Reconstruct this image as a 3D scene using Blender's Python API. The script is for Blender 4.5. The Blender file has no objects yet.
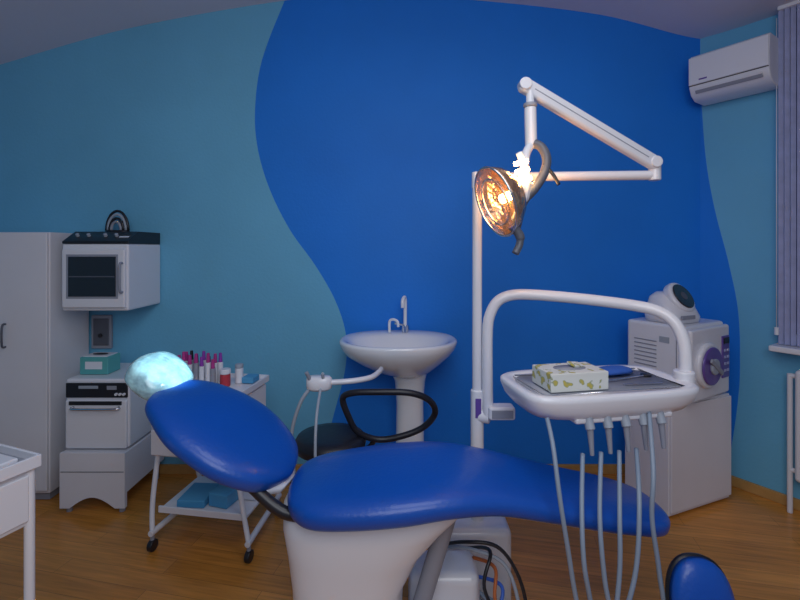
import bpy, math
import numpy as np
from mathutils import Vector, Matrix

S = bpy.context.scene
S.view_settings.view_transform = 'Standard'
S.view_settings.look = 'None'

# ------------------------------------------------------------ materials
def mat(name, col, rough=.5, metal=0, coat=0, bump=0, bscale=40, var=0, vscale=3, trans=0, emis=None, estr=0, alpha=1):
    m = bpy.data.materials.new(name); m.use_nodes = True
    nt = m.node_tree; b = nt.nodes['Principled BSDF']
    b.inputs['Base Color'].default_value = (*col, 1)
    b.inputs['Roughness'].default_value = rough
    b.inputs['Metallic'].default_value = metal
    b.inputs['Coat Weight'].default_value = coat
    b.inputs['Transmission Weight'].default_value = trans
    b.inputs['Alpha'].default_value = alpha
    if emis:
        b.inputs['Emission Color'].default_value = (*emis, 1)
        b.inputs['Emission Strength'].default_value = estr
    tc = nt.nodes.new('ShaderNodeTexCoord')
    if var > 0:
        n = nt.nodes.new('ShaderNodeTexNoise'); n.inputs['Scale'].default_value = vscale
        n.inputs['Detail'].default_value = 4
        nt.links.new(tc.outputs['Object'], n.inputs['Vector'])
        r = nt.nodes.new('ShaderNodeValToRGB')
        r.color_ramp.elements[0].position = .3; r.color_ramp.elements[1].position = .7
        r.color_ramp.elements[0].color = (*[c*(1-var) for c in col], 1)
        r.color_ramp.elements[1].color = (*[min(1, c*(1+var)) for c in col], 1)
        nt.links.new(n.outputs['Fac'], r.inputs['Fac'])
        nt.links.new(r.outputs['Color'], b.inputs['Base Color'])
    if bump > 0:
        n = nt.nodes.new('ShaderNodeTexNoise'); n.inputs['Scale'].default_value = bscale
        nt.links.new(tc.outputs['Object'], n.inputs['Vector'])
        bp = nt.nodes.new('ShaderNodeBump'); bp.inputs['Strength'].default_value = bump
        bp.inputs['Distance'].default_value = .01
        nt.links.new(n.outputs['Fac'], bp.inputs['Height'])
        nt.links.new(bp.outputs['Normal'], b.inputs['Normal'])
    return m

M_WALL = mat('paint_light_blue', (.150, .47, .70), .75, bump=.12, bscale=60, var=.05, vscale=2)
M_BLUE = mat('paint_deep_blue', (.002, .205, .78), .65, bump=.1, bscale=60, var=.05, vscale=2)
M_CEIL = mat('ceiling_paint', (.66, .67, .78), .8, bump=.05)
M_WHITE = mat('white_laminate', (.80, .79, .83), .4, var=.03)
M_PLAST = mat('white_plastic', (.80, .81, .86), .3, coat=.3)
M_ENAM = mat('white_enamel_metal', (.78, .79, .84), .25, coat=.4)
M_CERAM = mat('white_ceramic', (.84, .86, .90), .12, coat=.6)
M_GREY = mat('grey_plastic', (.30, .32, .38), .45)
M_DGREY = mat('dark_grey_plastic', (.10, .11, .14), .4)
M_LGREY = mat('light_grey_rubber', (.36, .41, .48), .5)
M_HOSE = mat('grey_blue_hose', (.26, .33, .42), .45)
M_DARK = mat('dark_plastic', (.015, .016, .022), .35)
M_BLACK = mat('black_vinyl', (.012, .013, .02), .4, bump=.1)
M_GLASSD = mat('dark_oven_glass', (.02, .02, .025), .08, coat=.6)
M_CHROME = mat('chrome', (.75, .76, .8), .15, metal=1)
M_VINYL = mat('blue_vinyl', (.003, .080, .44), .36, coat=.15, bump=.1, bscale=90, var=.05)
M_WRAP = mat('plastic_wrap', (.42, .70, .82), .12, coat=1, bump=1, bscale=26, var=.4, vscale=18)
M_TEAL = mat('teal_card', (.10, .42, .42), .6)
M_CYAN = mat('light_blue_tray', (.08, .35, .62), .5)
M_PURPLE = mat('purple_cap', (.28, .05, .42), .4)
M_MAG = mat('magenta_cap', (.45, .04, .25), .4)
M_RED = mat('red_label', (.5, .04, .06), .5)
M_VIOLET = mat('violet_panel', (.13, .07, .34), .3, coat=.4)
M_LAV = mat('blind_fabric', (.36, .40, .64), .8, var=.1, vscale=20)
M_LAVD = mat('window_night_glass', (.05, .06, .2), .1, coat=.5)
M_SKIRT = mat('oak_baseboard', (.50, .28, .09), .45, var=.15, vscale=12)
M_CLOTH = mat('blue_cloth', (.03, .12, .5), .8, bump=.4)
M_SEAM = mat('shadow_gap', (.05, .05, .06), .8)
M_BULB = mat('halogen_bulb', (1, .8, .5), .3, emis=(1, .55, .17), estr=50)
M_AMBER = mat('amber_reflector_glass', (.80, .62, .50), .08, trans=.9, alpha=.45)
M_REFL = mat('dichroic_reflector', (.8, .50, .30), .15, metal=.9, bump=.8, bscale=30)
M_ORANGE = mat('orange_cable', (.55, .14, .03), .5)
M_BCABLE = mat('blue_cable', (.05, .15, .6), .5)

def wood():
    m = bpy.data.materials.new('laminate_wood_floor'); m.use_nodes = True
    nt = m.node_tree; b = nt.nodes['Principled BSDF']; L = nt.links.new
    tc = nt.nodes.new('ShaderNodeTexCoord')
    mp = nt.nodes.new('ShaderNodeMapping'); mp.inputs['Rotation'].default_value = (0, 0, math.radians(12))
    L(tc.outputs['Object'], mp.inputs['Vector'])
    br = nt.nodes.new('ShaderNodeTexBrick')
    br.inputs['Scale'].default_value = 1
    br.inputs['Brick Width'].default_value = .9; br.inputs['Row Height'].default_value = .09
    br.inputs['Mortar Size'].default_value = .001; br.inputs['Mortar Smooth'].default_value = .3
    br.inputs['Color1'].default_value = (.78, .33, .065, 1); br.inputs['Color2'].default_value = (.62, .25, .045, 1)
    br.inputs['Mortar'].default_value = (.30, .12, .03, 1)
    L(mp.outputs['Vector'], br.inputs['Vector'])
    m2 = nt.nodes.new('ShaderNodeMapping'); m2.inputs['Scale'].default_value = (2, 30, 1)
    L(mp.outputs['Vector'], m2.inputs['Vector'])
    n = nt.nodes.new('ShaderNodeTexNoise'); n.inputs['Scale'].default_value = 2; n.inputs['Detail'].default_value = 6
    L(m2.outputs['Vector'], n.inputs['Vector'])
    r = nt.nodes.new('ShaderNodeValToRGB')
    r.color_ramp.elements[0].position = .3; r.color_ramp.elements[0].color = (.72, .72, .72, 1)
    r.color_ramp.elements[1].position = .7; r.color_ramp.elements[1].color = (1.1, 1.1, 1.1, 1)
    L(n.outputs['Fac'], r.inputs['Fac'])
    mx = nt.nodes.new('ShaderNodeMixRGB'); mx.blend_type = 'MULTIPLY'; mx.inputs['Fac'].default_value = 1
    L(br.outputs['Color'], mx.inputs['Color1']); L(r.outputs['Color'], mx.inputs['Color2'])
    L(mx.outputs['Color'], b.inputs['Base Color'])
    b.inputs['Roughness'].default_value = .26
    return m
M_WOOD = wood()

def floral():
    m = bpy.data.materials.new('floral_card'); m.use_nodes = True
    nt = m.node_tree; b = nt.nodes['Principled BSDF']; L = nt.links.new
    tc = nt.nodes.new('ShaderNodeTexCoord')
    n = nt.nodes.new('ShaderNodeTexVoronoi'); n.inputs['Scale'].default_value = 30
    nz = nt.nodes.new('ShaderNodeTexNoise'); nz.inputs['Scale'].default_value = 30
    av = nt.nodes.new('ShaderNodeMixRGB'); av.inputs['Fac'].default_value = .06
    L(tc.outputs['Object'], nz.inputs['Vector'])
    L(tc.outputs['Object'], av.inputs['Color1']); L(nz.outputs['Color'], av.inputs['Color2'])
    L(av.outputs['Color'], n.inputs['Vector'])
    r = nt.nodes.new('ShaderNodeValToRGB')
    e = r.color_ramp.elements
    e[0].position = .0; e[0].color = (.60, .45, .06, 1)
    e[1].position = .5; e[1].color = (.72, .74, .70, 1)
    a = e.new(.26); a.color = (.50, .45, .12, 1)
    a = e.new(.34); a.color = (.30, .36, .22, 1)
    a = e.new(.40); a.color = (.72, .74, .70, 1)
    L(n.outputs['Distance'], r.inputs['Fac']); L(r.outputs['Color'], b.inputs['Base Color'])
    return m
M_FLOR = floral()

# ------------------------------------------------------------ builders
CUR = None; INV = None
def grp(name, loc, rot=None):
    """start a new real-world object. rot=None -> parts given in world coords, else in local coords"""
    global CUR, INV
    e = bpy.data.objects.new(name, None); S.collection.objects.link(e)
    e.empty_display_size = .1
    e.location = loc
    if rot is not None: e.rotation_euler = (0, 0, rot); INV = None
    else: INV = Matrix.Translation(loc).inverted()
    CUR = e
    return e
def nogrp():
    global CUR
    CUR = None

def add(name, verts, faces, m, smooth=True, mats=None, idx=None):
    me = bpy.data.meshes.new(name); me.from_pydata([tuple(v) for v in verts], [], faces); me.update()
    for mm in (mats or [m]): me.materials.append(mm)
    if idx: 
        for p, i in zip(me.polygons, idx): p.material_index = i
    for p in me.polygons: p.use_smooth = smooth
    o = bpy.data.objects.new(name, me); S.collection.objects.link(o)
    if CUR:
        o.parent = CUR
        if INV is not None: o.matrix_parent_inverse = INV
    return o

def bev(o, w, seg=3):
    b = o.modifiers.new('bevel', 'BEVEL'); b.width = w; b.segments = seg; b.limit_method = 'ANGLE'
    b.angle_limit = math.radians(35); b.harden_normals = True
    return o

def box(name, c, s, m, bevel=.006, rot=(0, 0, 0)):
    x, y, z = [v/2 for v in s]
    R = Matrix.Rotation(rot[2], 3, 'Z') @ Matrix.Rotation(rot[1], 3, 'Y') @ Matrix.Rotation(rot[0], 3, 'X')
    vs = [R @ Vector(p) + Vector(c) for p in [(-x,-y,-z),(x,-y,-z),(x,y,-z),(-x,y,-z),(-x,-y,z),(x,-y,z),(x,y,z),(-x,y,z)]]
    fs = [(3,2,1,0),(4,5,6,7),(0,1,5,4),(1,2,6,5),(2,3,7,6),(3,0,4,7)]
    o = add(name, vs, fs, m, smooth=bevel > 0)
    if bevel > 0: bev(o, min(bevel, min(s)*.45))
    return o

def prism(name, prof, x0, x1, m, bevel=.006):
    """profile in (y,z) extruded along x"""
    n = len(prof)
    vs = [(x0, y, z) for y, z in prof] + [(x1, y, z) for y, z in prof]
    fs = [tuple(range(n)), tuple(range(2*n-1, n-1, -1))] + [(i, i+n, (i+1) % n+n, (i+1) % n) for i in range(n)]
    o = add(name, vs, fs, m)
    if bevel: bev(o, bevel)
    fixn(o)
    return o

def fixn(o):
    import bmesh
    b = bmesh.new(); b.from_mesh(o.data); bmesh.ops.recalc_face_normals(b, faces=b.faces); b.to_mesh(o.data); b.free()

def cr(pts, n=8, closed=False):
    P = [np.array(p, float) for p in pts]; out = []
    k = len(P)
    for i in range(k if closed else k-1):
        if closed: a, b, c, d = P[(i-1) % k], P[i], P[(i+1) % k], P[(i+2) % k]
        else: a, b, c, d = P[max(i-1, 0)], P[i], P[i+1], P[min(i+2, k-1)]
        for j in range(n):
            t = j/n
            out.append(.5*((2*b)+(-a+c)*t+(2*a-5*b+4*c-d)*t*t+(-a+3*b-3*c+d)*t**3))
    if not closed: out.append(P[-1])
    return out

def tube(name, pts, r, m, smooth=True, n=8, closed=False, sides=14, flat=1.0):
    P = [Vector(p) for p in (cr(pts, n, closed) if smooth else pts)]
    k = len(P); vs = []; fs = []
    def tan(i):
        a = P[(i-1) % k] if closed or i > 0 else P[i]; b = P[(i+1) % k] if closed or i < k-1 else P[i]
        return (b-a).normalized()
    t0 = tan(0); up = Vector((0, 0, 1)) if abs(t0.z) < .9 else Vector((1, 0, 0))
    u = t0.cross(up).normalized()
    for i in range(k):
        t = tan(i); u = (u - t*u.dot(t)).normalized(); v = t.cross(u)
        rr = r[min(i, len(r)-1)] if isinstance(r, (list, tuple)) else r
        for j in range(sides):
            a = 2*math.pi*j/sides
            vs.append(P[i]+u*math.cos(a)*rr+v*math.sin(a)*rr*flat)
    for i in range(k if closed else k-1):
        for j in range(sides):
            a = i*sides+j; b = i*sides+(j+1) % sides; ni = (i+1) % k
            fs.append((a, b, ni*sides+(j+1) % sides, ni*sides+j))
    if not closed:
        fs.append(tuple(range(sides-1, -1, -1))); fs.append(tuple((k-1)*sides+j for j in range(sides)))
    o = add(name, vs, fs, m)
    if not closed:
        o.data.polygons[-1].use_smooth = False; o.data.polygons[-2].use_smooth = False
    fixn(o)
    return o

def cyl(name, a, b, r, m, r2=None, sides=28):
    r2 = r if r2 is None else r2
    o = tube(name, [a, b], [r, r2], m, smooth=False, sides=sides)
    return bev(o, min(r, r2)*.18 + .0003, 2)

def stack(name, rings, m, N=48, cap=(True, True), xf=None):
    """rings: (cx,cy,z,rx,ry,n) superellipse rings"""
    vs = []; fs = []
    for cx, cy, z, rx, ry, e in rings:
        for j in range(N):
            a = 2*math.pi*j/N; c, s = math.cos(a), math.sin(a)
            vs.append(Vector((cx+rx*math.copysign(abs(c)**(2/e), c), cy+ry*math.copysign(abs(s)**(2/e), s), z)))
    for i in range(len(rings)-1):
        for j in range(N):
            fs.append((i*N+j, i*N+(j+1) % N, (i+1)*N+(j+1) % N, (i+1)*N+j))
    if cap[0]: fs.append(tuple(range(N-1, -1, -1)))
    if cap[1]: fs.append(tuple((len(rings)-1)*N+j for j in range(N)))
    if xf: vs = [xf @ v for v in vs]
    o = add(name, vs, fs, m); fixn(o)
    return o

def aim(loc, d, roll=0):
    """matrix placing local +Z along direction d at loc"""
    q = Vector(d).normalized().to_track_quat('Z', 'Y')
    return Matrix.Translation(loc) @ q.to_matrix().to_4x4() @ Matrix.Rotation(roll, 4, 'Z')

def cushion(name, secs, m, n=6, N=36, e=2.7):
    """secs: (x,y,z,halfwidth,halfthick)"""
    pts = cr(secs, n); k = len(pts); vs = []; fs = []
    a0 = Vector(secs[0][:3]); a1 = Vector(secs[-1][:3]); gd = (a1-a0); gd.z = 0; gd.normalize()
    side = Vector((-gd.y, gd.x, 0))
    for i in range(k):
        a = Vector(pts[max(i-1, 0)][:3]); b = Vector(pts[min(i+1, k-1)][:3]); t = (b-a).normalized()
        up = t.cross(side).normalized()
        if up.z < 0: up = -up
        c = Vector(pts[i][:3]); w = max(pts[i][3], .002); h = max(pts[i][4], .002)
        for j in range(N):
            q = 2*math.pi*j/N; cc, ss = math.cos(q), math.sin(q)
            vs.append(c+side*w*math.copysign(abs(cc)**(2/e), cc)+up*h*math.copysign(abs(ss)**(2/e), ss))
    for i in range(k-1):
        for j in range(N):
            fs.append((i*N+j, i*N+(j+1) % N, (i+1)*N+(j+1) % N, (i+1)*N+j))
    fs.append(tuple(range(N-1, -1, -1))); fs.append(tuple((k-1)*N+j for j in range(N)))
    o = add(name, vs, fs, m); fixn(o)
    return o

# ------------------------------------------------------------ room shell
YB = 2.70
cx = [-2.9, -2.4, -1.62, -.69, -.15, .42, 1.2, 1.8, 2.3, 3.1]
cz = [2.30, 2.45, 2.67, 2.835, 2.87, 2.84, 2.75, 2.605, 2.60, 2.60]
_pp = cr(list(zip(cx, cz)), 8)
cx_d = [p[0] for p in _pp]; cz_d = [p[1] for p in _pp]

nogrp()
vs = []; fs = []
for x, z in zip(cx_d, cz_d): vs += [(x, -1.6, z), (x, YB+.05, z), (x, YB+.05, z+.1), (x, -1.6, z+.1)]
for i in range(len(cx_d)-1):
    a = i*4; b = a+4
    fs += [(a, a+1, b+1, b), (a+2, a+3, b+3, b+2)]
add('ceiling', vs, fs, M_CEIL)
box('floor', (.1, .57, -.05), (5.8, 4.36, .1), M_WOOD, 0)

# back wall: one mesh, paint boundary is a real split between two paints
bnd = [(-.50, -.02), (-.46, .12), (-.39, .378), (-.33, .618), (-.324, .828), (-.39, 1.038), (-.51, 1.248), (-.66, 1.458), (-.78, 1.698), (-.852, 1.938), (-.87, 2.178), (-.828, 2.478), (-.69, 2.84), (-.62, 3.0)]
B = cr(bnd, 6)
vs = []; fs = []; idx = []
for x, z in B: vs += [(-2.8, YB, z), (x, YB, z), (1.8, YB, z)]
for i in range(len(B)-1):
    a = i*3; b = a+3
    fs += [(a, a+1, b+1, b), (a+1, a+2, b+2, b+1)]; idx += [0, 1]
add('wall_back', vs, fs, None, smooth=False, mats=[M_WALL, M_BLUE], idx=idx)
# oblique right wall
def W(t, off=0, z=0): return (1.8+.26*t-.825*off, 2.7-.38*t-.565*off, z)
rb = [(.25, -.02), (.334, .166), (.418, .49), (.439, .717), (.418, 1.0), (.313, 1.28), (.171, 1.57), (.07, 1.87), (.02, 2.2), (.004, 2.35), (.002, 3.0)]
B = cr(rb, 6)
vs = []; fs = []; idx = []
for t, z in B: vs += [W(0, 0, z), W(max(t, .001), 0, z), W(4.6, 0, z)]
for i in range(len(B)-1):
    a = i*3; b = a+3
    fs += [(a, a+1, b+1, b), (a+1, a+2, b+2, b+1)]; idx += [0, 1]
add('wall_right', vs, fs, None, smooth=False, mats=[M_BLUE, M_WALL], idx=idx)
add('wall_left', [(-2.75, -1.6, 0), (-2.75, YB, 0), (-2.75, YB, 2.6), (-2.75, -1.6, 2.6)], [(0, 1, 2, 3)], M_WALL, smooth=False)
box('baseboard_back', (-.48, YB-.008, .028), (4.5, .016, .056), M_SKIRT, .004)
uang = math.atan2(-.38, .26)
ul = math.hypot(.26, .38)
c = W(2.3, .008, .028)
box('baseboard_right', c, (ul*4.5, .016, .056), M_SKIRT, .004, rot=(0, 0, uang))

# ------------------------------------------------------------ tall cabinet
grp('tall_storage_cabinet', (-2.15, 2.5, 0))
box('carcass', (-2.15, 2.535, .742), (.59, .30, 1.384), M_WHITE, .004)
box('plinth', (-2.15, 2.54, .028), (.55, .26, .05), M_GREY, .002)
box('door_left', (-2.297, 2.376, .75), (.288, .018, 1.36), M_WHITE, .004)
box('door_right', (-2.003, 2.376, .75), (.288, .018, 1.36), M_WHITE, .004)
for i, x in enumerate((-2.185, -2.075)):
    tube('handle_%d' % i, [(x, 2.367, .95), (x, 2.345, .94), (x, 2.345, .84), (x, 2.367, .83)], .005, M_DGREY, n=4)

# ------------------------------------------------------------ upper hot-air sterilizer, wall mounted
grp('wall_mounted_sterilizer_oven', (-1.605, 2.5, 1.018))
X0, X1 = -1.785, -1.433
XM = (X0+X1)/2
box('housing', (XM, 2.535, 1.195), (X1-X0, .32, .354), M_PLAST, .010)
prism('control_panel', [(2.375, 1.372), (2.69, 1.372), (2.69, 1.44), (2.47, 1.44), (2.375, 1.385)], X0, X1, M_DARK, .003)
box('door_frame', (XM, 2.368, 1.19), (X1-X0-.02, .02, .31), M_PLAST, .008)
box('door_window', (XM-.005, 2.358, 1.20), (.25, .006, .21), M_GLASSD, .003)
box('window_bezel', (XM-.005, 2.3595, 1.20), (.274, .004, .234), M_GREY, .002)
box('inner_shelf', (XM-.005, 2.3545, 1.20), (.24, .002, .006), M_DGREY, 0)
tube('door_handle', [(X1-.022, 2.358, 1.27), (X1-.022, 2.335, 1.26), (X1-.022, 2.335, 1.13), (X1-.022, 2.358, 1.12)], .006, M_GREY, n=4)
for i in range(4):
    x = X0+.05+i*.06+(.03 if i > 1 else 0)
    cyl('knob_%d' % i, (x, 2.43, 1.405), (x, 2.417, 1.427), .009, M_LGREY)
box('panel_label', (-1.48, 2.415, 1.41), (.05, .002, .012), M_PLAST, 0, rot=(math.radians(-60), 0, 0))

grp('fan_shaped_napkin_holder', (-1.60, 2.58, 1.44))
fx = -1.62
stack('base', [(fx, 2.58, 1.441, .07, .035, 2.2), (fx, 2.58, 1.452, .065, .03, 2.2)], M_DARK)
for k, (r, mm) in enumerate(((.066, M_DARK), (.054, M_LGREY), (.041, M_DARK), (.029, M_GREY))):
    pts = [(fx+r*math.cos(a)*.95, 2.58-k*.004, 1.45+r*1.7*math.sin(a)) for a in np.linspace(0, math.pi, 15)]
    tube('fan_rib_%d' % k, pts, .0075, mm, smooth=False)

# ------------------------------------------------------------ low cabinet + lower oven
grp('low_white_base_cabinet', (-1.555, 2.47, 0))
X0, X1 = -1.725, -1.395
box('carcass', (-1.56, 2.48, .205), (X1-X0, .37, .21), M_WHITE, .005)
pf = [(X0, .31)] + [(X0, .03)] + [(X0+.05, .03)] + [(X0+.05+(X1-X0-.1)*t, .03+.055*math.sin(math.pi*t)) for t in np.linspace(.05, .95, 12)] + [(X1-.05, .03), (X1, .03), (X1, .31)]
n = len(pf)
o = add('arched_front', [(x, 2.28, z) for x, z in pf]+[(x, 2.30, z) for x, z in pf],
    [tuple(range(n)), tuple(range(2*n-1, n-1, -1))]+[(i, (i+1) % n, (i+1) % n+n, i+n) for i in range(n)], M_WHITE, smooth=False); fixn(o)
box('drawer_gap', (-1.56, 2.2795, .215), (.32, .002, .003), M_SEAM, 0)
for i, (x, y) in enumerate(((X0+.03, 2.31), (X1-.03, 2.31), (X0+.03, 2.63), (X1-.03, 2.63))):
    cyl('foot_%d' % i, (x, y, 0), (x, y, .11), .014, M_GREY)
grp('countertop_sterilizer_oven', (-1.55, 2.48, .31))
box('housing', (-1.56, 2.49, .497), (.33, .34, .355), M_PLAST, .012)
box('control_strip', (-1.56, 2.317, .618), (.315, .012, .075), M_DARK, .003)
box('brand_plate', (-1.60, 2.310, .635), (.10, .003, .015), M_LGREY, .001)
box('readout', (-1.48, 2.310, .632), (.05, .003, .02), M_GREY, .001)
box('door', (-1.56, 2.315, .445), (.315, .02, .25), M_PLAST, .010)
box('vent_slot', (-1.56, 2.304, .555), (.27, .006, .02), M_DARK, .002)
tube('door_handle', [(-1.67, 2.306, .535), (-1.66, 2.285, .53), (-1.45, 2.285, .53), (-1.44, 2.306, .535)], .006, M_CHROME, n=4)
for i in range(3): cyl('knob_%d' % i, (-1.455+i*.02, 2.312, .60), (-1.455+i*.02, 2.3, .60), .007, M_PLAST)
grp('teal_glove_box', (-1.60, 2.48, .675))  # small teal tissue carton on the lower oven
box('carton', (-1.63, 2.45, .722), (.15, .11, .092), M_TEAL, .004)
box('white_top', (-1.63, 2.45, .770), (.13, .09, .006), M_PLAST, .002)
stack('opening_slot', [(-1.63, 2.45, .7735, .04, .018, 2), (-1.63, 2.45, .776, .04, .018, 2)], M_DARK, N=24)
box('front_label', (-1.63, 2.394, .725), (.09, .002, .04), M_PLAST, 0)
grp('wall_socket_panel', (-1.80, 2.69, .86))
box('plate', (-1.78, 2.69, .85), (.12, .02, .20), M_GREY, .005)
box('inner_cover', (-1.78, 2.678, .85), (.09, .006, .16), M_DGREY, .004)
cyl('cable_outlet', (-1.78, 2.675, .83), (-1.78, 2.665, .83), .012, M_DARK)

# ------------------------------------------------------------ instrument trolley
grp('rolling_instrument_trolley', (-.86, 2.17, 0), math.radians(-9))
TX = -.05
box('top_tray', (TX, 0, .672), (.42, .36, .016), M_WHITE, .005)
for i, (c, s) in enumerate((((TX, -.176, .685), (.42, .008, .022)), ((TX, .176, .685), (.42, .008, .022)), ((TX-.206, 0, .685), (.008, .36, .022)), ((TX+.206, 0, .685), (.008, .36, .022)))):
    box('rim_%d' % i, c, s, M_PLAST, .002)
box('drawer_body', (TX, 0, .53), (.40, .33, .25), M_WHITE, .006)
for i in range(2):
    box('drawer_front_%d' % i, (TX, -.170, .595-i*.125), (.385, .014, .112), M_PLAST, .004)
    tube('drawer_pull_%d' % i, [(TX-.06, -.177, .60-i*.125), (TX-.055, -.195, .598-i*.125), (TX+.055, -.195, .598-i*.125), (TX+.06, -.177, .60-i*.125)], .004, M_CHROME, n=4)
k = 0
for sx in (-1, 1):
    fxx = -.215 if sx < 0 else .245; bx = -.20 if sx < 0 else .215
    top = TX+sx*.185
    tube('side_frame_%d' % (sx > 0), [(top, -.13, .44), ((top+fxx)/2+.012*sx, -.17, .20), (fxx, -.20, .075)], .011, M_PLAST)
    tube('rear_frame_%d' % (sx > 0), [(top, .12, .44), ((top+bx)/2+.008*sx, .15, .20), (bx, .17, .075)], .011, M_PLAST)
    cyl('foot_rail_%d' % (sx > 0), (fxx, -.215, .082), (bx, .18, .082), .013, M_PLAST)
    for sy in (-.20, .165):
        px = fxx if sy < 0 else bx
        cyl('caster_stem_%d' % k, (px, sy, .045), (px, sy, .08), .009, M_GREY)
        cyl('caster_wheel_%d' % k, (px-.012, sy, .026), (px+.012, sy, .026), .026, M_DARK)
        k += 1
box('lower_shelf', (0, -.01, .16), (.42, .30, .014), M_PLAST, .004)
box('shelf_lip', (0, -.165, .168), (.42, .01, .03), M_PLAST, .003)
box('blue_packet', (-.08, -.06, .185), (.13, .16, .035), M_CYAN, .006, rot=(0, 0, .1))
box('cyan_box', (.06, -.05, .20), (.10, .14, .06), M_CYAN, .004, rot=(0, 0, -.15))
box('white_packet', (.15, .02, .195), (.08, .12, .05), M_PLAST, .004)
grp('dental_material_bottles', (-.975, 2.23, .681), math.radians(-9))
rng = np.random.RandomState(4)
k = 0
for i in range(7):
    for j in range(2):
        x = -.10+i*.031+rng.uniform(-.004, .004); y = -.05+j*.06
        h = .08+rng.uniform(0, .04)
        cm = [M_PURPLE, M_MAG, M_DARK, M_PURPLE, M_MAG][rng.randint(5)]
        cyl('bottle_%d' % k, (x, y, .001), (x, y, h), .013, M_PLAST if k % 3 else M_GREY, sides=16)
        cyl('cap_%d' % k, (x, y, h), (x, y, h+.045), .010, cm, r2=.007, sides=16)
        k += 1
cyl('ointment_jar', (.135, -.03, .001), (.135, -.03, .06), .024, M_RED)
cyl('ointment_lid', (.135, -.03, .06), (.135, -.03, .085), .026, M_PLAST)
cyl('glass_jar', (.175, .03, .001), (.175, .03, .075), .02, M_PLAST)
cyl('glass_jar_lid', (.175, .03, .075), (.175, .03, .095), .02, M_LGREY)
box('blue_bur_box', (.225, .05, .018), (.06, .07, .03), M_CYAN, .004)

# ------------------------------------------------------------ pedestal sink
grp('pedestal_washbasin', (0, 2.42, 0))
stack('basin', [(.04, 2.46, .66, .09, .08, 2), (.02, 2.44, .69, .15, .12, 2.1), (.0, 2.43, .74, .225, .18, 2.1), (-.01, 2.43, .785, .28, .225, 2.2),
    (-.01, 2.43, .82, .305, .245, 2.3), (-.01, 2.43, .85, .315, .255, 2.3), (-.01, 2.43, .860, .313, .253, 2.3), (-.01, 2.43, .864, .300, .24, 2.3), (-.01, 2.405, .858, .272, .185, 2.2), (-.01, 2.395, .845, .255, .165, 2.2),
    (-.01, 2.385, .80, .22, .14, 2.1), (-.01, 2.38, .755, .14, .09, 2), (-.01, 2.38, .74, .03, .03, 2)], M_CERAM, N=64)
stack('pedestal', [(.055, 2.50, 0, .11, .10, 2.4), (.055, 2.50, .05, .105, .095, 2.4), (.055, 2.50, .15, .08, .08, 2.2), (.055, 2.50, .5, .075, .075, 2.2), (.055, 2.50, .62, .085, .08, 2.2), (.045, 2.48, .70, .11, .10, 2.2)], M_CERAM)
tube('spout', [(.03, 2.61, .86), (.03, 2.61, .98), (.03, 2.605, 1.05), (.025, 2.585, 1.068), (.015, 2.56, 1.05), (.015, 2.555, 1.01)], .010, M_CERAM)
cyl('tap_body', (.03, 2.61, .860), (.03, 2.61, .905), .022, M_CHROME)
tube('filler_loop', [(-.06, 2.59, .862), (-.06, 2.59, .925), (-.04, 2.58, .94), (-.015, 2.57, .93), (-.01, 2.57, .90)], .008, M_CERAM)
tube('lever', [(.03, 2.61, .90), (-.01, 2.585, .915), (-.03, 2.57, .92)], .006, M_CHROME)
cyl('drain', (-.01, 2.38, .7405), (-.01, 2.38, .7445), .022, M_CHROME)

# ------------------------------------------------------------ suction arm
grp('saliva_suction_arm', (-.25, 2.0, .7))
tube('support_bar', [(-.39, 1.95, .770), (-.30, 1.95, .768), (-.20, 1.96, .772), (-.13, 2.0, .775), (-.10, 2.08, .775), (-.09, 2.15, .772)], .012, M_PLAST)
stack('holder_head', [(-.35, 1.95, .735, .04, .025, 2.3), (-.35, 1.95, .745, .055, .03, 2.5), (-.35, 1.95, .785, .055, .03, 2.5), (-.35, 1.95, .795, .045, .022, 2.3)], M_PLAST)
cyl('nozzle_1', (-.385, 1.935, .78), (-.40, 1.92, .82), .008, M_GREY)
cyl('nozzle_2', (-.33, 1.935, .78), (-.33, 1.92, .815), .007, M_LGREY)
tube('hose_1', [(-.385, 1.94, .75), (-.43, 1.93, .68), (-.465, 1.93, .55), (-.45, 1.90, .42), (-.38, 1.84, .28), (-.2, 1.80, .12), (.02, 1.78, .10), (.14, 1.76, .12)], .008, M_LGREY)
tube('hose_2', [(-.34, 1.93, .75), (-.335, 1.80, .66), (-.33, 1.76, .5), (-.31, 1.76, .35), (-.2, 1.77, .2), (.0, 1.76, .14), (.14, 1.74, .16)], .006, M_LGREY)

# ------------------------------------------------------------ black stool with ring backrest
grp('black_assistant_stool', (-.305, 1.98, 0))
stack('seat_cushion', [(-.305, 1.98, .465, .12, .12, 2), (-.305, 1.98, .475, .15, .15, 2), (-.305, 1.98, .505, .157, .157, 2), (-.305, 1.98, .525, .145, .145, 2), (-.305, 1.98, .533, .10, .10, 2)], M_BLACK)
cyl('gas_column', (-.305, 1.98, .08), (-.305, 1.98, .47), .02, M_CHROME)
for i in range(5):
    a = i*2*math.pi/5+.3
    e = (-.305+.2*math.cos(a), 1.98+.2*math.sin(a), .065)
    cyl('leg_%d' % i, (-.305, 1.98, .09), e, .016, M_DARK, r2=.011)
    cyl('caster_%d' % i, (e[0]-.01, e[1], .024), (e[0]+.01, e[1], .024), .024, M_DARK)
    cyl('stem_%d' % i, (e[0], e[1], .03), (e[0], e[1], .068), .007, M_DARK)
ring = [(-.245, 1.93, .705), (-.20, 1.91, .735), (-.10, 1.90, .742), (.042, 1.90, .738), (.125, 1.92, .70), (.152, 1.96, .63), (.10, 1.98, .56), (-.0, 1.98, .52), (-.10, 1.98, .508), (-.185, 1.96, .55), (-.225, 1.94, .63)]
tube('ring_armrest', ring, .0135, M_BLACK, closed=True)
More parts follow.
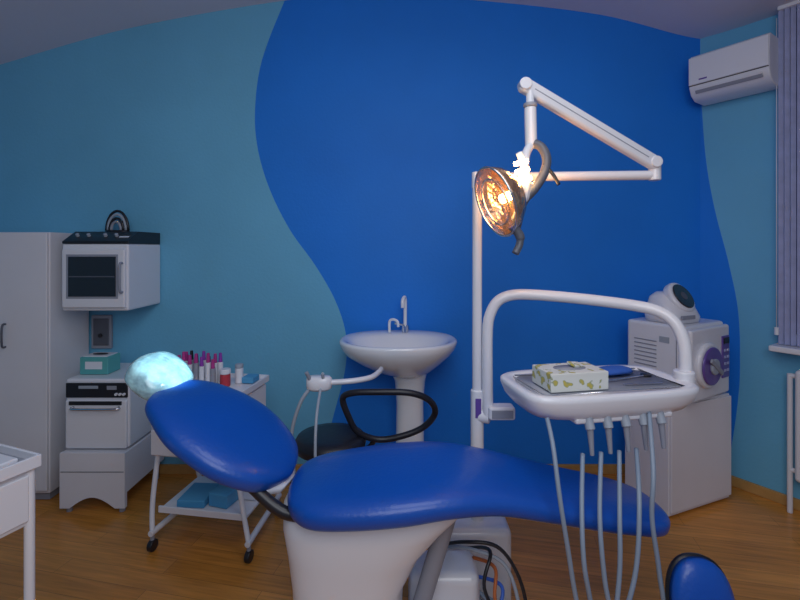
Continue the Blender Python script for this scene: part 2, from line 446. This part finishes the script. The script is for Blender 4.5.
tube('ring_bracket', [(-.11, 1.98, .508), (-.15, 1.99, .462), (-.25, 1.98, .458), (-.305, 1.98, .46)], .011, M_DARK)

# ------------------------------------------------------------ dental chair
grp('dental_chair', (0, 1.42, 0))
seat = [(-.342, 1.40, .598, .015, .012), (-.330, 1.40, .599, .09, .030), (-.30, 1.40, .602, .145, .043), (-.24, 1.40, .605, .185, .05), (-.12, 1.405, .615, .207, .052), (.0, 1.41, .625, .212, .052),
        (.14, 1.42, .632, .200, .048), (.28, 1.43, .618, .175, .044), (.42, 1.435, .588, .16, .042), (.56, 1.44, .557, .15, .041), (.68, 1.445, .533, .142, .04), (.77, 1.445, .514, .12, .037), (.815, 1.445, .502, .08, .030), (.828, 1.445, .497, .015, .012)]
cushion('seat_and_leg_cushion', seat, M_VINYL, e=2.9)
shell = [(x, y, z-.038, max(w-.045, .004), h*.45) for x, y, z, w, h in seat[1:-1]]
cushion('seat_underside_shell', shell, M_PLAST)
back = [(-.350, 1.415, .628, .015, .012), (-.366, 1.418, .641, .085, .030), (-.40, 1.425, .664, .140, .042), (-.47, 1.44, .708, .185, .046), (-.55, 1.46, .756, .200, .047), (-.63, 1.475, .800, .190, .046), (-.71, 1.50, .836, .155, .042), (-.765, 1.51, .858, .115, .034), (-.785, 1.515, .867, .07, .026), (-.798, 1.52, .873, .015, .012)]
cushion('backrest_cushion', back, M_VINYL, e=2.9)
cushion('backrest_shell', [(x+.012, y, z-.036, max(w-.04, .004), h*.5) for x, y, z, w, h in back[1:-1]], M_PLAST)
cushion('headrest', [(-.760, 1.55, .852, .03, .015), (-.770, 1.55, .862, .09, .040), (-.80, 1.55, .888, .115, .052), (-.84, 1.555, .919, .118, .054), (-.875, 1.56, .944, .105, .046), (-.897, 1.565, .957, .06, .026), (-.902, 1.565, .960, .012, .008)], M_WRAP, e=2.5)
tube('headrest_bracket', [(-.70, 1.50, .785), (-.77, 1.53, .81), (-.82, 1.55, .865)], .012, M_CHROME)
tube('back_hinge_far', [(-.22, 1.50, .56), (-.34, 1.50, .575), (-.44, 1.50, .64)], .018, M_DARK)
tube('back_hinge_near', [(-.22, 1.32, .56), (-.34, 1.32, .575), (-.44, 1.34, .64)], .018, M_DARK)
stack('base_cover', [(-.04, 1.42, .585, .28, .12, 2.6), (-.07, 1.42, .565, .29, .15, 2.6), (-.11, 1.42, .50, .25, .155, 2.7), (-.14, 1.42, .42, .205, .15, 2.7), (-.16, 1.42, .32, .17, .145, 2.8),
    (-.16, 1.42, .20, .165, .145, 2.8), (-.15, 1.42, .10, .19, .15, 3), (-.12, 1.42, .07, .28, .19, 3.2), (-.10, 1.42, .05, .36, .21, 3.5), (-.10, 1.42, .0, .37, .22, 3.5)], M_PLAST, N=64)
cyl('lift_piston', (.02, 1.42, .07), (.17, 1.42, .57), .028, M_GREY)

# ------------------------------------------------------------ delivery unit: pole, tray arm
grp('dental_delivery_unit', (.3, 1.75, 0))
box('floor_junction_box', (.27, 1.76, .15), (.30, .18, .30), M_PLAST, .03)
box('utility_box', (.15, 1.57, .13), (.24, .16, .26), M_PLAST, .035)
cyl('pole_lower_sleeve', (.300, 1.75, .28), (.300, 1.75, .80), .025, M_PLAST)
cyl('pole_upper', (.300, 1.75, .78), (.300, 1.75, 1.60), .0185, M_ENAM)
box('pole_label', (.300, 1.7245, .735), (.022, .002, .075), M_VIOLET, .001)
box('control_box', (.385, 1.72, .725), (.10, .06, .05), M_PLAST, .01)
box('control_box_face', (.385, 1.688, .725), (.08, .004, .03), M_GREY, .002)
tube('tray_arm', [(.338, 1.73, .70), (.336, 1.73, .85), (.336, 1.73, 1.02), (.345, 1.73, 1.09), (.375, 1.728, 1.145), (.43, 1.72, 1.170), (.52, 1.705, 1.172), (.68, 1.68, 1.160), (.84, 1.645, 1.142), (.92, 1.61, 1.125), (.962, 1.58, 1.09), (.982, 1.56, 1.03), (.984, 1.55, .96), (.98, 1.545, .86)], .0205, M_PLAST, sides=20)
cyl('arm_lower_clamp', (.300, 1.75, .70), (.345, 1.73, .70), .025, M_PLAST)
cyl('arm_tray_joint', (.975, 1.545, .84), (.975, 1.545, .93), .034, M_PLAST)

grp('dental_operating_lamp', (.296, 1.75, 1.6))
cyl('pole_sleeve', (.300, 1.75, 1.58), (.300, 1.75, 1.645), .021, M_ENAM)
cyl('horizontal_arm', (.300, 1.75, 1.625), (.965, 1.70, 1.625), .018, M_ENAM)
cyl('elbow_joint', (.962, 1.70, 1.605), (.962, 1.70, 1.68), .022, M_ENAM)
A = Vector((.965, 1.695, 1.665)); Bv = Vector((.430, 1.60, 1.935)); dv = (Bv-A)
ln = dv.length; yaw = math.atan2(dv.y, dv.x); pitch = -math.asin(dv.z/ln)
box('spring_arm', (A+Bv)/2, (ln, .036, .054), M_ENAM, .012, rot=(0, pitch, yaw))
box('spring_arm_seam', (A+Bv)/2, (ln-.10, .0368, .004), M_GREY, 0, rot=(0, pitch, yaw))
cyl('spring_arm_pivot', (.443, 1.578, 1.93), (.443, 1.622, 1.93), .022, M_ENAM)
cyl('elbow_pivot', (.955, 1.668, 1.672), (.955, 1.722, 1.672), .022, M_ENAM)
cyl('drop_rod', (.462, 1.60, 1.91), (.466, 1.60, 1.72), .014, M_ENAM)
cyl('drop_sleeve', (.463, 1.60, 1.85), (.466, 1.60, 1.715), .021, M_ENAM)
cyl('drop_joint', (.463, 1.60, 1.865), (.463, 1.60, 1.85), .024, M_GREY)
HC = Vector((.338, 1.50, 1.512)); HD = Vector((-.80, -.40, -.36)).normalized()
tube('yoke', [(.466, 1.60, 1.725), (.495, 1.58, 1.705), (.508, 1.56, 1.66), (.495, 1.55, 1.605), (.455, 1.53, 1.55), (.42, 1.53, 1.51), (.40, 1.52, 1.45), (.385, 1.51, 1.40)], .016, M_DGREY)
tube('yoke_inner', [(.466, 1.60, 1.72), (.44, 1.57, 1.68), (.425, 1.54, 1.63), (.41, 1.53, 1.57)], .015, M_ENAM)
X = aim(HC, HD, 0)
dish = [(0, 0, -.075, .018, .018, 2), (0, 0, -.07, .045, .04, 2), (0, 0, -.045, .085, .065, 2), (0, 0, -.015, .108, .082, 2), (0, 0, .02, .120, .09, 2), (0, 0, .024, .120, .09, 2), (0, 0, .02, .114, .085, 2), (0, 0, -.012, .100, .075, 2), (0, 0, -.04, .072, .055, 2), (0, 0, -.06, .02, .02, 2)]
Xr = X @ Matrix.Rotation(math.radians(90), 4, 'Z')
stack('reflector_dish', dish, M_REFL, xf=Xr)
for k, rr in enumerate((.091, .06)):
    pts = [Xr @ Vector((rr*math.cos(a)*1.32, rr*math.sin(a), .028)) for a in np.linspace(0, 2*math.pi, 32, endpoint=False)]
    tube('guard_ring_%d' % k, pts, .004, M_CHROME, smooth=False, closed=True, sides=8)
stack('front_shield', [(0, 0, .03, .117, .087, 2), (0, 0, .040, .10, .074, 2), (0, 0, .046, .06, .045, 2), (0, 0, .047, .01, .01, 2)], M_AMBER, xf=Xr, cap=(False, True))
cyl('bulb', X @ Vector((0, 0, -.045)), X @ Vector((0, 0, .0)), .016, M_BULB)
stack('rear_housing', [(0, 0, -.125, .02, .02, 2.5), (0, 0, -.12, .038, .03, 2.6), (0, 0, -.075, .048, .036, 2.6), (0, 0, -.06, .048, .036, 2.6)], M_ENAM, xf=Xr)
p1 = HC - HD*.085
for k, (dx, dz) in enumerate(((.0, .085), (.004, .058), (.012, .028))):
    cyl('vent_glow_%d' % k, p1+Vector((-.028+dx, -.035, dz)), p1+Vector((.018+dx, -.035, dz+.012)), .0075, M_BULB)  # emissive bars added for the bulb's glow around the rear housing
tube('side_bracket', [p1+Vector((-.005, -.01, .13)), p1+Vector((.018, -.015, .06)), p1+Vector((.015, -.02, 0)), p1+Vector((.0, -.02, -.05)), p1+Vector((-.02, 0, -.10))], .012, M_ENAM)
tube('grip_handle', [HC+Vector((.03, -.02, -.09)), HC+Vector((.055, -.02, -.12)), HC+Vector((.055, -.02, -.15)), HC+Vector((.04, -.025, -.18))], [.015]*12+[.012]*20, M_DGREY)
tube('grip_lever', [(.495, 1.55, 1.64), (.525, 1.54, 1.60), (.54, 1.53, 1.565)], .006, M_DARK)

# ------------------------------------------------------------ instrument tray table
TR = math.radians(11)
tray = grp('instrument_tray_table', (.665, 1.53, 0), TR)
w, d = .305, .165
stack('tray_body', [(0, 0, .822, w*.78, d*.70, 3.5), (0, 0, .830, w*.90, d*.88, 4), (0, 0, .855, w*.97, d*.97, 4.5), (0, 0, .885, w, d, 5), (0, 0, .898, w, d, 5), (0, 0, .904, w-.008, d-.008, 5), (0, 0, .902, w-.03, d-.03, 5), (0, 0, .892, w-.038, d-.038, 5)], M_PLAST, N=72)
stack('tray_insert', [(0, 0, .8925, w-.045, d-.045, 6), (0, 0, .895, w-.045, d-.045, 6)], M_GREY)
tube('tray_insert_rim', [(x, y, .897) for x, y in ((-.25, -.115), (.25, -.115), (.25, .115), (-.25, .115))], .004, M_CHROME, smooth=False, closed=True, sides=8)
for i in range(5):
    x = -.12+i*.062
    cyl('holder_%d' % i, (x, -.135, .835), (x, -.15, .80), .014, M_LGREY)
    cyl('handpiece_%d' % i, (x, -.147, .805), (x+.002, -.155, .725), .010, M_GREY, r2=.006)
box('holder_rail', (.005, -.12, .825), (.34, .05, .02), M_PLAST, .008)
cyl('probe', (.02, -.02, .9), (.20, .02, .9), .003, M_CHROME)
cyl('tweezers', (.06, -.06, .9), (.20, -.07, .9), .003, M_CHROME)
stack('mouth_mirror', [(.22, .03, .897, .018, .018, 2), (.22, .03, .901, .018, .018, 2)], M_DARK, N=24)
# instrument hoses (world coords, still parts of the tray table)
INV = (Matrix.Translation((.665, 1.53, 0)) @ Matrix.Rotation(TR, 4, 'Z')).inverted()
hz = [
 [(.44, 1.345, .84), (.432, 1.27, .79), (.435, 1.22, .66), (.465, 1.22, .47), (.49, 1.23, .29), (.47, 1.30, .08), (.36, 1.45, .05), (.27, 1.55, .08)],
 [(.550, 1.355, .73), (.505, 1.25, .62), (.495, 1.21, .50), (.52, 1.22, .35), (.51, 1.24, .20), (.44, 1.36, .06), (.27, 1.56, .12)],
 [(.610, 1.365, .73), (.555, 1.25, .60), (.555, 1.22, .45), (.58, 1.22, .28), (.55, 1.28, .10), (.42, 1.45, .03), (.27, 1.58, .10)],
 [(.670, 1.375, .73), (.615, 1.26, .60), (.60, 1.23, .46), (.575, 1.22, .30), (.57, 1.28, .10), (.44, 1.48, .03), (.27, 1.60, .14)],
 [(.730, 1.39, .73), (.670, 1.26, .64), (.64, 1.22, .48), (.60, 1.22, .33), (.57, 1.30, .08), (.46, 1.52, .03), (.27, 1.61, .10)],
 [(.775, 1.40, .84), (.715, 1.27, .72), (.70, 1.25, .6), (.72, 1.25, .45), (.735, 1.26, .30), (.70, 1.35, .08), (.50, 1.55, .03), (.27, 1.62, .12)]]
for i, h in enumerate(hz): tube('hose_%d' % i, h, .0064, M_HOSE)

grp('floral_tissue_box', (.555, 1.475, .898), TR)
box('carton', (0, 0, .0305), (.20, .125, .058), M_FLOR, .003)
stack('opening', [(0, 0, .0597, .055, .03, 2.2), (0, 0, .0612, .055, .03, 2.2)], M_GREY, N=32)
box('opening_flap', (.03, .01, .066), (.05, .035, .008), M_FLOR, .002, rot=(.2, .15, .3))
grp('blue_tray_cloth', (.76, 1.62, .906), .3)
stack('cloth_fold', [(0, 0, -.001, .085, .04, 2.6), (0, 0, .008, .08, .037, 2.3), (.01, 0, .014, .05, .025, 2), (.02, 0, .017, .02, .01, 2)], M_CLOTH)

grp('floor_supply_cables', (.25, 1.5, 0))
cb = [(M_DARK, [(.12, 1.63, .27), (.22, 1.50, .37), (.33, 1.48, .36), (.40, 1.46, .24), (.40, 1.44, .08), (.30, 1.48, .012), (.20, 1.46, .02)]),
      (M_LGREY, [(.16, 1.63, .27), (.25, 1.52, .33), (.35, 1.48, .30), (.38, 1.44, .16), (.30, 1.40, .03), (.18, 1.42, .012)]),
      (M_ORANGE, [(.26, 1.60, .25), (.32, 1.52, .27), (.31, 1.46, .20), (.36, 1.42, .08), (.42, 1.44, .012)]),
      (M_BCABLE, [(.26, 1.58, .20), (.34, 1.50, .22), (.30, 1.44, .14), (.26, 1.40, .03), (.32, 1.38, .012)]),
      (M_DARK, [(.24, 1.62, .27), (.30, 1.50, .34), (.27, 1.44, .26), (.34, 1.42, .13), (.40, 1.40, .012)])]
for i, (m_, p) in enumerate(cb): tube('cable_%d' % i, p, .006, m_, sides=10)

# ------------------------------------------------------------ autoclave corner
AR = math.radians(22.5)
grp('white_autoclave_stand', (1.505, 2.45, 0), AR)
box('carcass', (0, 0, .29), (.47, .26, .56), M_WHITE, .005)
box('kick', (0, .01, .008), (.44, .22, .016), M_GREY, .002)
box('door', (0, -.136, .295), (.462, .014, .53), M_WHITE, .004)
A2 = math.radians(31)
grp('benchtop_autoclave', (1.502, 2.442, .57), A2)
box('housing', (0, .01, .200), (.39, .31, .38), M_PLAST, .018)
box('front_fascia', (0, -.155, .195), (.388, .03, .36), M_PLAST, .02)
DX = -.055
cyl('door_ring', (DX, -.165, .19), (DX, -.195, .19), .115, M_PLAST, sides=48)
cyl('door_disc', (DX, -.192, .19), (DX, -.206, .19), .095, M_VIOLET, sides=48)
cyl('door_hub', (DX, -.204, .19), (DX, -.220, .19), .04, M_LGREY, sides=32)
box('door_lever', (DX, -.220, .19), (.14, .012, .024), M_GREY, .006, rot=(0, .6, 0))
box('keypad', (.14, -.172, .21), (.075, .008, .22), M_VIOLET, .004)
for r_ in range(4):
    for c_ in range(2): box('key_%d%d' % (r_, c_), (.126+c_*.030, -.178, .14+r_*.035), (.017, .006, .014), M_LAV, .002)
box('display', (.14, -.178, .295), (.055, .005, .03), M_DARK, .002)
for i in range(8): box('vent_%d' % i, (-.196, .06, .14+i*.022), (.004, .12, .006), M_GREY, .001)
box('side_panel_seam', (-.196, -.10, .19), (.003, .004, .33), M_GREY, 0)
box('side_label', (-.1965, -.04, .31), (.003, .05, .03), M_LGREY, 0)
for i, (x, y) in enumerate(((-.15, -.12), (.15, -.12), (-.15, .09), (.15, .09))): cyl('foot_%d' % i, (x, y, .0), (x, y, .02), .016, M_DARK)
grp('round_screen_ultrasonic_cleaner', (1.46, 2.40, .96), AR)  # small device with a round dark screen on the autoclave
stack('housing', [(0, .01, .002, .12, .10, 3.2), (0, .01, .03, .125, .105, 3.2), (.0, .02, .08, .115, .09, 3), (.0, .03, .13, .10, .07, 2.6), (0, .035, .155, .07, .04, 2.2)], M_PLAST)
d0 = Vector((.10, -1, .65)).normalized(); c0 = Vector((.01, -.025, .125))
cyl('screen_bezel', c0-d0*.03, c0+d0*.022, .088, M_PLAST, sides=48)
cyl('screen_glass', c0+d0*.019, c0+d0*.028, .070, M_GLASSD, sides=48)
cyl('screen_centre', c0+d0*.027, c0+d0*.030, .022, M_DGREY, sides=24)
box('front_buttons', (-.03, -.10, .035), (.10, .01, .02), M_GREY, .003)

# ------------------------------------------------------------ air conditioner
grp('wall_air_conditioner', (1.828, 2.463, .03), uang)
pr = [(.097, 2.16), (.097, 2.41), (-.075, 2.41), (-.095, 2.395), (-.102, 2.30), (-.098, 2.225), (-.075, 2.185), (-.03, 2.160)]
prism('casing', pr, -.185, .185, M_PLAST, .008)
box('front_panel', (0, -.103, 2.315), (.365, .008, .155), M_PLAST, .004)
box('air_outlet', (0, -.082, 2.203), (.31, .02, .022), M_GREY, .003, rot=(.6, 0, 0))
box('louvre', (0, -.094, 2.208), (.31, .004, .020), M_PLAST, .001, rot=(.6, 0, 0))
box('brand_mark', (-.11, -.1075, 2.26), (.04, .002, .008), M_VIOLET, 0)
box('seam', (0, -.1005, 2.235), (.365, .006, .003), M_SEAM, 0)
box('mounting_plate', (0, .108, 2.285), (.34, .026, .22), M_GREY, .003)

# ------------------------------------------------------------ window with vertical blinds
grp('window_1', (1.8, 2.7, 0), uang)
box('frame_left', (.41, -.015, 1.75), (.05, .03, 1.75), M_PLAST, .004)
box('frame_right', (1.60, -.015, 1.75), (.05, .03, 1.75), M_PLAST, .004)
box('frame_mid', (1.0, -.015, 1.75), (.05, .03, 1.75), M_PLAST, .004)
box('frame_bottom', (1.0, -.015, .88), (1.24, .03, .05), M_PLAST, .004)
box('glass', (1.0, -.008, 1.72), (1.16, .006, 1.70), M_LAVD, 0)
box('sill', (1.01, -.07, .835), (1.28, .14, .03), M_PLAST, .008)
grp('vertical_window_blinds', (1.8, 2.7, 0), uang)
box('head_rail', (1.005, -.075, 2.585), (1.22, .04, .02), M_PLAST, .004)
for i in range(48):
    x = .405+i*.025
    box('slat_%d' % i, (x, -.075, 1.715), (.022, .003, 1.72), M_LAV, 0, rot=(0, 0, .6))
tube('pull_cord', [(.39, -.085, 2.54), (.39, -.085, .92)], .002, M_PLAST, smooth=False)
cyl('cord_weight', (.39, -.085, .90), (.39, -.085, .94), .01, M_PLAST)
grp('wall_radiator', (1.8, 2.7, 0), uang)
for i in range(10):
    x = .50+i*.078
    box('section_%d' % i, (x, -.075, .46), (.066, .085, .56), M_PLAST, .02)
cyl('lower_pipe', (.44, -.07, .22), (1.25, -.07, .22), .012, M_PLAST)
cyl('upper_pipe', (.44, -.07, .70), (1.25, -.07, .70), .012, M_PLAST)
cyl('riser_pipe', (.44, -.07, 0.0), (.44, -.07, .71), .012, M_PLAST)

# ------------------------------------------------------------ blue operator stool (bottom right)
grp('blue_dentist_stool', (.80, 1.03, 0))
Xb = aim((.818, 1.22, .37), (-.05, -1, .25))
stack('backrest_pad', [(0, 0, -.03, .07, .115, 2.3), (0, 0, -.018, .085, .13, 2.4), (0, 0, .0, .088, .132, 2.4)], M_BLACK, xf=Xb)
stack('backrest_cushion', [(0, 0, .0, .083, .127, 2.4), (0, 0, .02, .081, .125, 2.4), (0, 0, .032, .065, .108, 2.3), (0, 0, .036, .035, .06, 2)], M_VINYL, xf=Xb)
sx_ = .815
stack('seat_cushion', [(sx_, .98, .27, .15, .15, 2), (sx_, .98, .28, .17, .17, 2), (sx_, .98, .31, .172, .172, 2), (sx_, .98, .33, .15, .15, 2), (sx_, .98, .336, .08, .08, 2)], M_VINYL)
tube('back_bar', [(sx_, 1.05, .262), (sx_, 1.20, .265), (sx_, 1.262, .30), (sx_, 1.255, .37)], .011, M_CHROME)
cyl('gas_column', (sx_, .98, .07), (sx_, .98, .27), .022, M_CHROME)
for i in range(5):
    a = i*2*math.pi/5+.1
    e = (sx_+.21*math.cos(a), .98+.21*math.sin(a), .062)
    cyl('leg_%d' % i, (sx_, .98, .085), e, .016, M_DARK, r2=.011)
    cyl('stem_%d' % i, (e[0], e[1], .03), (e[0], e[1], .066), .007, M_DARK)
    cyl('caster_%d' % i, (e[0]-.01, e[1], .024), (e[0]+.01, e[1], .024), .024, M_DARK)

# ------------------------------------------------------------ white metal side table (left edge)
TA = math.radians(-21)
grp('white_metal_drawer_table', (-.948, 1.19, 0), TA)
box('top_plate', (-.22, -.19, .78), (.44, .38, .012), M_GREY, .004)
for i, (c, s) in enumerate((((-.22, -.003, .79), (.44, .008, .032)), ((-.003, -.19, .79), (.008, .38, .032)), ((-.22, -.377, .79), (.44, .008, .032)), ((-.437, -.19, .79), (.008, .38, .032)))):
    box('rim_%d' % i, c, s, M_ENAM, .002)
box('instrument_tray', (-.16, -.12, .795), (.24, .18, .014), M_ENAM, .005)
box('drawer_body', (-.22, -.19, .70), (.415, .355, .145), M_ENAM, .005)
box('drawer_front', (-.012, -.19, .70), (.012, .33, .12), M_ENAM, .004)
tube('drawer_pull', [(-.006, -.24, .715), (.012, -.235, .715), (.012, -.145, .715), (-.006, -.14, .715)], .004, M_CHROME, n=4)
for i, (x, y) in enumerate(((-.018, -.018), (-.42, -.018), (-.018, -.362), (-.42, -.362))):
    cyl('leg_%d' % i, (x, y, .03), (x, y, .78), .012, M_ENAM)
    cyl('leg_foot_%d' % i, (x, y, 0), (x, y, .035), .015, M_DARK)
box('bottom_shelf', (-.22, -.19, .22), (.41, .35, .012), M_ENAM, .003)

# ------------------------------------------------------------ lights
def area(name, loc, target, size, power, col):
    l = bpy.data.lights.new(name, 'AREA'); l.size = size; l.energy = power; l.color = col
    o = bpy.data.objects.new(name, l); S.collection.objects.link(o); o.location = loc
    o.rotation_euler = (Vector(target)-Vector(loc)).to_track_quat('-Z', 'Y').to_euler()
    return o
area('room_light', (.1, -.35, 2.1), (-.05, 2.7, .55), 1.3, 20, (.90, .94, 1))  # unseen fill added behind the camera, placed so light falls off towards the edges
area('ceiling_light', (.2, .8, 2.6), (.2, .9, 0), .8, 8, (.88, .92, 1))  # soft overhead fill added out of view, no fixture modelled
l = bpy.data.lights.new('dental_lamp_beam', 'SPOT'); l.energy = 110; l.color = (.60, .87, 1); l.spot_size = math.radians(11); l.spot_blend = .5; l.shadow_soft_size = .02
o = bpy.data.objects.new('dental_lamp_beam', l); S.collection.objects.link(o)
o.location = HC + HD*.07
o.rotation_euler = (Vector((-.82, 1.55, .935))-o.location).to_track_quat('-Z', 'Y').to_euler()
l = bpy.data.lights.new('lamp_bulb_glow', 'POINT'); l.energy = 3.2; l.color = (1, .45, .15); l.shadow_soft_size = .02
o = bpy.data.objects.new('lamp_bulb_glow', l); S.collection.objects.link(o); o.location = (.46, 1.55, 1.57)

w_ = bpy.data.worlds.new('world'); S.world = w_; w_.use_nodes = True
w_.node_tree.nodes['Background'].inputs[0].default_value = (.62, .70, 1, 1)
w_.node_tree.nodes['Background'].inputs[1].default_value = .22

# ------------------------------------------------------------ camera
cd = bpy.data.cameras.new('camera'); cam = bpy.data.objects.new('camera', cd); S.collection.objects.link(cam)
cam.location = (0, 0, 1.35); cam.rotation_euler = (math.radians(90), 0, 0)
cd.sensor_width = 36; cd.lens = 20.25; cd.shift_y = -.065; cd.clip_start = .02
S.camera = cam
